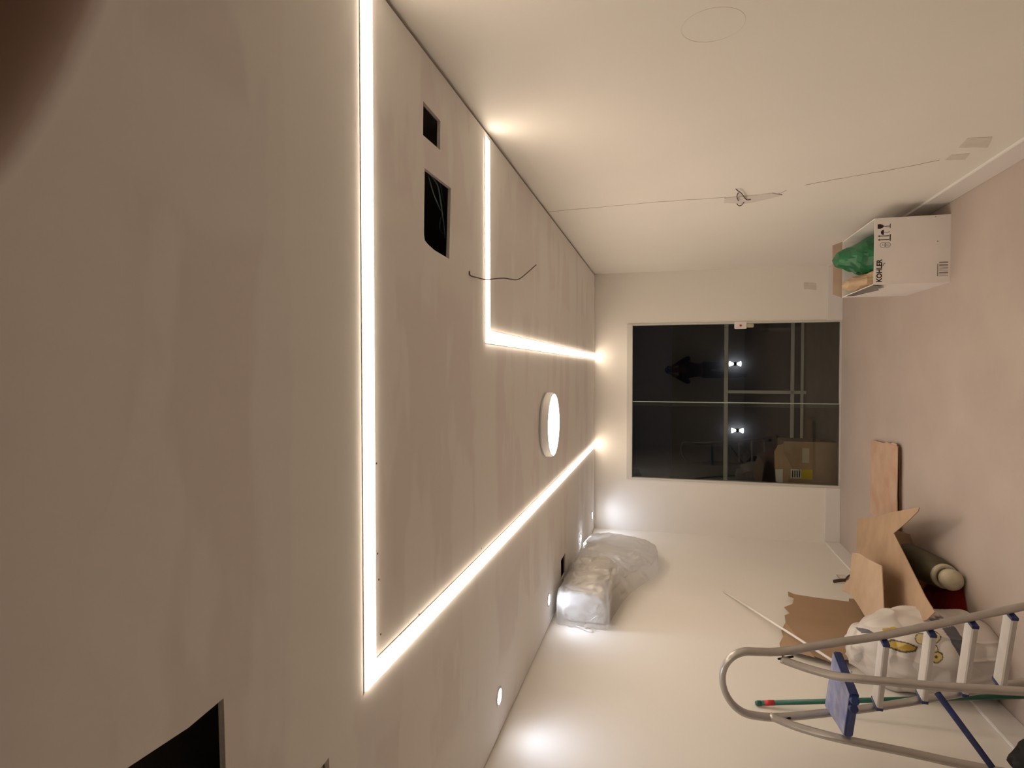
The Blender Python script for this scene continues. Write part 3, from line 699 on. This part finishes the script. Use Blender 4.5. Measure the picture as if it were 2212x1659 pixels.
prints = [(spl([(1912, 1392), (1932, 1380), (1962, 1388), (1984, 1398), (1980, 1408), (1955, 1411), (1930, 1402)]), K_), (spl([(1917, 1392), (1934, 1384), (1962, 1391), (1980, 1399), (1976, 1405), (1955, 1407), (1932, 1399)]), Y_),
          (spl([(1918, 1357), (1945, 1353), (1958, 1362), (1945, 1376), (1920, 1372)]), Y_),
          (circ(1990, 1380, 13), K_), (circ(1990, 1380, 11), (.62, .50, .26)), (circ(2016, 1376, 15), K_), (circ(2016, 1376, 12.5), (.62, .52, .30)), (circ(2010, 1402, 14), K_), (circ(2010, 1402, 11.5), (.62, .50, .26)), (circ(2022, 1420, 13), K_), (circ(2022, 1420, 10.5), (.58, .44, .15)), (circ(2021, 1419, 3), K_),
          (spl([(2040, 1357), (2070, 1351), (2078, 1378), (2070, 1422), (2055, 1395)]), G_), (spl([(2022, 1336), (2050, 1326), (2056, 1334), (2028, 1344)]), (.16, .15, .16)), (spl([(1868, 1352), (1892, 1358), (1902, 1367), (1880, 1367)]), G_),
          (spl([(1868, 1418), (1880, 1408), (1888, 1420), (1880, 1434), (1870, 1430)]), (.5, .47, .46))]
ca_ = me.color_attributes.new('print', 'FLOAT_COLOR', 'POINT')
def ins(p, lp):
    c = False
    for i in range(len(lp)):
        (x1, y1), (x2, y2) = lp[i], lp[i-1]
        if (y1 > p[1]) != (y2 > p[1]) and p[0] < (x2-x1)*(p[1]-y1)/(y2-y1)+x1: c = not c
    return c
for v in me.vertices:
    g = .06*noise.noise(v.co*6); col = (.65+g, .60+g, .56+g)
    s = ((v.co-p0).dot(tn), v.co.z)
    if v.normal.dot(pn) > .05:
        for lp_, cc_ in prints:
            if ins(s, lp_): col = cc_
    ca_.data[v.index].color = (*col, 1)
tag(link('plaster_sack', me, M['sack'], None, True), 'full white plastic sack with yellow and black print behind the stepladder', 'sack')

# ------------------------------------------------------------------ poles leaning on the left wall
a = at(1563, 1277, 'x', XL+.010); foot = at(1838, 1452, 'x', XL+.15)
tag(tubeo('white_pole', [a, a.lerp(foot, .5), foot], .008, 'pvc', seg=10), 'thin white plastic pole leaning on the left wall across the kraft paper', 'pole')
a = at(1636, 1519, 'x', XL+.016); dn = at(2075, 1508, 'x', XL+.14)
t = thing('broomstick', 'green broomstick with a red band leaning on the left wall behind the stepladder', 'broomstick', (dn.x, dn.y, 0))
k = a.z/(a.z-dn.z); foot = a+(dn-a)*k; foot.z = .012
setp(tubeo('shaft', [a, foot], .0125, 'greenp'), t)
dd = (foot-a).normalized()
setp(tubeo('red_band', [a+dd*.035, a+dd*.085], .0135, 'redtape'), t)
bm = bmesh.new(); lathe(bm, [(0, -.012), (.010, -.010), (.0135, .0), (.0135, .018), (0, .018)], a, dd, 16); setp(obj('hang_cap', bm, 'greenp', smooth=True), t)

# black bag at the left
b0 = at(2240, 1652, 'y', 2.75)
tag(blob('black_bag', (b0.x, b0.y, (b0.z+.06)/1.9), (.10, .12, (b0.z+.06)/1.9), 'black', 5, .22, 2.5, 4, None, .85), 'black plastic bag on the floor between the stepladder and left wall', 'bag')

# ------------------------------------------------------------------ aluminium stepladder
LX, LY, TH, ZP, WD, DP, TF, TR = -1.409, 2.852, 2.915, .991, .318, .215, .36, .05
wv = Vector((math.cos(TH), math.sin(TH), 0)); dv = Vector((-math.sin(TH), math.cos(TH), 0)); LO = Vector((LX, LY, 0))
def LP(u, v, z): return LO+wv*u+dv*v+Vector((0, 0, z))
def lplane(v_at, slope):            # plane containing wv, v = v_at + slope*(ZP - z)
    p = LP(0, v_at, ZP); dirn = (dv*slope-Vector((0, 0, 1))).normalized(); return p, wv.cross(dirn).normalized()
FP = lplane(-DP/2, -TF); RP = lplane(DP/2, TR)
zat = 1.255
# plane through the rear line at platform height and the front rails at the joint height
vj = -(DP/2+TF*(ZP-zat)); UPPL = lplane(DP/2, (vj-DP/2)/(ZP-zat))
def toz(P, z):                      # extend last segment down to height z
    a, b = P[-2], P[-1]; k = (b.z-z)/(a.z-b.z); return b+(b-a)*k
t = thing('stepladder', 'aluminium stepladder with blue platform and white treads standing by the left wall', 'stepladder', LP(0, 0, 0))
Apx = [(1690, 1413), (1800, 1395), (1900, 1378), (2000, 1357), (2100, 1335), (2212, 1312)]
Bpx = [(1690, 1549), (1785, 1540), (1880, 1529), (1985, 1513), (2060, 1500)]
Lpx = [(1640, 1540+7), (1604, 1538), (1577, 1514), (1562, 1480), (1563, 1446), (1580, 1420), (1606, 1408), (1640, 1408)]
Apx = [(1690, 1407), (1800, 1389), (1900, 1374), (2000, 1354), (2100, 1333), (2212, 1310)]
A3 = [at_plane(*p, *FP) for p in Apx]; B3 = [at_plane(*p, *FP) for p in Bpx]; L3 = [at_plane(*p, *FP) for p in Lpx]
A3.append(toz(A3, .02)); B3.append(toz(B3, .02))
rail = catmull(list(reversed(B3))+L3+A3, 6)
setp(tubeo('front_rail_loop', rail, .021, 'alu', rb=.0145, ref=dv, seg=16), t)
Cpx_up = [(1688, 1424), (1720, 1436), (1765, 1450), (1805, 1460)]; Cpx = [(1850, 1466), (1925, 1473), (2000, 1480), (2100, 1487), (2212, 1494)]
Dpx_up = [(1664, 1547), (1710, 1566), (1755, 1580), (1800, 1592)]; Dpx = [(1850, 1603), (1950, 1623), (2060, 1647), (2115, 1658)]
for up, dn in ((Cpx_up, Cpx), (Dpx_up, Dpx)):
    P = [at_plane(*p, *UPPL) for p in up]+[at_plane(*p, *RP) for p in dn]
    P.append(toz(P, .02))
    setp(tubeo('rear_leg', catmull(P, 6), .021, 'alu', rb=.014, ref=dv, seg=14), t)
    bm = bmesh.new(); f = P[-1]; box(bm, f.x-.022, f.x+.022, f.y-.024, f.y+.024, 0, .05, .005); setp(obj('rubber_foot', bm, 'blue'), t)
for P in (A3, B3):
    bm = bmesh.new(); f = P[-1]; box(bm, f.x-.022, f.x+.022, f.y-.026, f.y+.026, 0, .05, .005); setp(obj('rubber_foot', bm, 'blue'), t)
# joint slots where the rear legs leave the rails
for p in ((1695, 1414), (1690, 1546)):
    c = at_plane(*p, *FP)+dv*.021; bm = bmesh.new(); e = (A3[1]-A3[0]).normalized()
    sweep(bm, [c-e*.035, c+e*.035], .005, .004, dv, 8); setp(obj('hinge_slot', bm, 'black'), t)
# platform
pa, pb, pc, pd = [at(*p, 'z', ZP) for p in ((1800, 1402), (1781, 1525), (1838, 1500), (1824, 1594))]
cen = (pa+pb+pc+pd)/4
def inset(p, z): q = cen+(p-cen)*.97; return Vector((q.x, q.y, z))
bm = bmesh.new(); ring_ = [pa, pb, pd, pc]
lo = [bm.verts.new(inset(p, ZP-.034)) for p in ring_]; hi = [bm.verts.new(inset(p, ZP)) for p in ring_]
for k in range(4): bm.faces.new((lo[k], lo[(k+1) % 4], hi[(k+1) % 4], hi[k]))
bm.faces.new(lo[::-1]); bm.faces.new(hi); bmesh.ops.bevel(bm, geom=list(bm.edges), offset=.006, segments=2, affect='EDGES')
pf = setp(obj('platform', bm, 'blue'), t)
bm = bmesh.new(); sheet(bm, [cen+(p-cen)*.93+Vector((0, 0, .001)) for p in ring_], .003); setp(obj('platform_mat', bm, 'bluetop'), pf)
for kk in (.12, .3):
    c = pc.lerp(pd, kk); bm = bmesh.new(); lathe(bm, [(0, .012), (.016, .012), (.018, 0), (.018, -.01)], (c.x, c.y, ZP-.017), Vector((.25, -1, 0)), 14)
    setp(obj('platform_knob', bm, 'blue'), pf)
# treads
def on(P, z):
    for a, b in zip(P, P[1:]):
        if (a.z-z)*(b.z-z) <= 0 and abs(a.z-b.z) > 1e-6: return a.lerp(b, (a.z-z)/(a.z-b.z))
    return P[-1]
tz = [at_plane(x, y, *FP).z for x, y in ((1908, 1374), (2008, 1355), (2098, 1334), (2182, 1318))]
step = (tz[0]-tz[-1])/3
for z in tz+[tz[-1]-step]:
    if z < .05: continue
    a, b = on(A3, z), on(B3, z); e = (b-a).normalized(); L_ = (b-a).length
    t0, t1 = a+e*.022, b-e*.022
    tr_ = bmesh.new(); vs = []
    for p in (t0, t1):
        vs.append([tr_.verts.new(p+dv*dy+Vector((0, 0, dz))) for dy, dz in ((-.032, -.014), (.042, -.014), (.042, .004), (.036, .009), (-.028, .009), (-.032, .004))])
    for k in range(6): tr_.faces.new((vs[0][k], vs[0][(k+1) % 6], vs[1][(k+1) % 6], vs[1][k]))
    tr_.faces.new(vs[0][::-1]); tr_.faces.new(vs[1]); td = setp(obj('tread', tr_, 'tread'), t)
    for p, s in ((t0, 1), (t1, -1)):
        bm = bmesh.new(); vs = []
        for q in (p-e*s*.006, p+e*s*.008):
            vs.append([bm.verts.new(q+dv*dy+Vector((0, 0, dz))) for dy, dz in ((-.034, -.016), (.043, -.016), (.043, .011), (-.034, .011))])
        for k in range(4): bm.faces.new((vs[0][k], vs[0][(k+1) % 4], vs[1][(k+1) % 4], vs[1][k]))
        bm.faces.new(vs[0][::-1]); bm.faces.new(vs[1]); setp(obj('end_cap', bm, 'blue'), td)
# blue brace between the rear legs
a = at_plane(2022, 1492, *RP); b = at_plane(2140, 1652, *RP)
setp(tubeo('brace', [a+dv*.012, b+dv*.012], .012, 'blue', rb=.004, ref=(b-a).cross(dv), seg=8), t)

# ------------------------------------------------------------------ carton on the balcony
t = thing('balcony_carton', 'brown carton with a white and yellow label behind the glass door', 'carton', (-1.0, 7.15, -.02))
x0, x1, yb0, yb1, zb = -1.235, -.765, 6.93, 7.30, -.02
ht = at(1692, 1000, 'y', yb0).z
cb = setp(bxo('body', (x0, x1, yb0, yb1, zb, ht), 'card', None, .004), t)
bm = bmesh.new(); sheet(bm, [(x0+.0, yb0+.004, ht), (x1-.03, yb0+.004, ht), (x1-.045, yb0+.03, ht+.05), (x1-.12, yb0+.035, ht+.085), (x0+.18, yb0+.035, ht+.08), (x0+.03, yb0+.03, ht+.07)], .004); setp(obj('front_flap', bm, 'card'), t)
bm = bmesh.new(); sheet(bm, [(x0+.0, yb0+.0, ht+.004), (x0+.17, yb0+.002, ht+.004), (x0+.16, yb0+.026, ht+.075), (x0+.03, yb0+.026, ht+.065)], .004); setp(obj('pale_flap', bm, 'whitelab'), t)
def lab(px0, px1, n, m):
    (ax, ay), (bx, by) = px0, px1; A = at(ax, ay, 'y', yb0); B = at(bx, by, 'y', yb0)
    setp(bxo(n, (min(A.x, B.x), max(A.x, B.x), yb0-.001, yb0, min(A.z, B.z), max(A.z, B.z)), m), cb)
lab((1708, 1013), (1731, 1034), 'white_label', 'whitelab'); lab((1732, 1014), (1755, 1036), 'yellow_label', 'yellow'); lab((1733, 968), (1748, 1000), 'tape', 'tape')
for k in range(4): lab((1711+k*5, 1016), (1713+k*5, 1031), 'label_print', 'inkgrey')

# ------------------------------------------------------------------ the photographer, seen in the glass and as a finger over the lens
CM = cam.matrix_world.copy()
def cl(x, y, z): return CM @ Vector((x, y, z))       # a point near the phone, in the phone's own axes
ph = thing('phone', 'black phone held upright by the person reflected in the glass door', 'phone', cl(.03, 0, .012))
bm = bmesh.new(); box(bm, -.018, .140, -.052, .024, .006, .014, .003)
for v in bm.verts: v.co = CM @ v.co
setp(obj('phone_body', bm, 'black'), ph)
bm = bmesh.new(); lathe(bm, [(.004, .002), (.007, .002), (.0075, .0), (.004, 0)], cl(0, 0, .004), CM.to_3x3() @ Vector((0, 0, 1)), 24, closed=True); setp(obj('lens_ring', bm, 'rim', smooth=True), ph)
pe = thing('person', 'person in dark clothes holding up a phone, mirrored in the glass door', 'person', (.0, -.55, 0))
V, E_, R_ = [], [], []
def jv(p, r, prev=None):
    V.append(Vector(p)); R_.append(r if isinstance(r, tuple) else (r, r)); k = len(V)-1
    if prev is not None: E_.append((prev, k))
    return k
pel = jv((0, -.58, .95), (.15, .11)); bel = jv((0, -.58, 1.10), (.135, .10), pel); che = jv((0, -.58, 1.28), (.15, .11), bel)
nb = jv((0, -.56, 1.42), (.075, .07), che); nk = jv((0, -.53, 1.49), .052, nb); hd_ = jv((0, -.50, 1.57), (.072, .085), nk); ht_ = jv((0, -.51, 1.67), (.075, .09), hd_); tp = jv((0, -.52, 1.735), (.045, .055), ht_)
jv((0, -.395, 1.585), .012, hd_)
hands = {}
for s_ in (-1, 1):
    hip = jv((s_*.095, -.58, .88), .085, pel); kn = jv((s_*.11, -.56, .48), .055, hip); an = jv((s_*.115, -.60, .09), .038, kn); jv((s_*.125, -.46, .035), .034, an)
    sh = jv((s_*.185, -.57, 1.39), .062, che); el = jv((s_*.27, -.36, 1.24), .042, sh)
    wr_ = jv(cl(.085, s_*.085-.014, .075), .026, el); pal = jv(cl(.070, s_*.060-.014, .030), (.028, .016), wr_)
    hands[s_] = pal
    for q, (fx, ln) in enumerate(((.035, .9), (.055, 1.0), (.075, .95), (.095, .8))):
        if s_ == 1 and q == 0:      # the index finger strays over the lens
            f = jv(cl(.020, .048, .022), .0100, pal); f = jv(cl(-.002, .047, .010), .0100, f); f = jv(cl(-.0180, .0370, -.014), .0098, f); f = jv(cl(-.0252, .0252, -.025), .0095, f); f = jv(cl(-.0304, .0172, -.026), .0095, f); jv(cl(-.0364, .0080, -.026), .0092, f); continue
        f = jv(cl(fx, s_*.045-.014, .016), .0085, pal); f = jv(cl(fx, s_*.044*ln-.014, .000), .0080, f); jv(cl(fx, s_*.026-.014, -.005), .0070, f)
    f = jv(cl(.045, s_*.043-.014, .034), .010, pal); f = jv(cl(.030, s_*.030-.014, .030), .0092, f); jv(cl(.018, s_*.018-.014, .024), .0080, f)
me = bpy.data.meshes.new('body'); me.from_pydata([tuple(v) for v in V], E_, []); me.update()
bo = link('body', me, 'skin'); bo.modifiers.new('skin', 'SKIN')
for i, r in enumerate(R_): me.skin_vertices[0].data[i].radius = r
for i in range(len(V)): me.skin_vertices[0].data[i].use_root = (i == 0)
bo.modifiers['skin'].use_smooth_shade = True
sb = bo.modifiers.new('smooth', 'SUBSURF'); sb.levels = sb.render_levels = 2
setp(bo, pe)
def garment(name, chain, m='cloth'):
    me = bpy.data.meshes.new(name); vs = []; es = []; rs = []
    for ch in chain:
        prev = None
        for p, r in ch:
            hit = next((i for i, q in enumerate(vs) if (Vector(q)-Vector(p)).length < 1e-5), None)
            if hit is None: vs.append(tuple(p)); rs.append(r if isinstance(r, tuple) else (r, r)); hit = len(vs)-1
            if prev is not None: es.append((prev, hit))
            prev = hit
    me.from_pydata(vs, es, []); me.update(); o = link(name, me, m); o.modifiers.new('skin', 'SKIN')
    for i, r in enumerate(rs): me.skin_vertices[0].data[i].radius = r; me.skin_vertices[0].data[i].use_root = (i == 0)
    o.modifiers['skin'].use_smooth_shade = True
    q = o.modifiers.new('smooth', 'SUBSURF'); q.levels = q.render_levels = 2
    return setp(o, pe)
C_ = (0, -.58, 1.28)
garment('shirt', [[(C_, (.165, .125)), ((0, -.58, 1.10), (.150, .115)), ((0, -.58, .93), (.165, .125))], [(C_, (.165, .125)), ((0, -.565, 1.42), (.09, .08))]] +
        [[(C_, (.165, .125)), ((s_*.185, -.57, 1.39), .075), ((s_*.27, -.36, 1.24), .056), (tuple(Vector((s_*.27, -.36, 1.24)).lerp(cl(.085, s_*.085-.014, .075), .75)), .042)] for s_ in (-1, 1)])
garment('trousers', [[((0, -.58, .93), (.155, .12)), ((s_*.095, -.58, .86), .10), ((s_*.11, -.56, .48), .072), ((s_*.115, -.60, .10), .06)] for s_ in (-1, 1)])
for s_ in (-1, 1):
    sh_ = blob('shoe', (s_*.122, -.515, .045), (.048, .135, .048), 'black', 2, .05, 1.5, 3, None, .9); setp(sh_, pe)
setp(blob('hair', (0, -.535, 1.665), (.092, .105, .098), 'hair', 1, .06, 3, 3), pe)
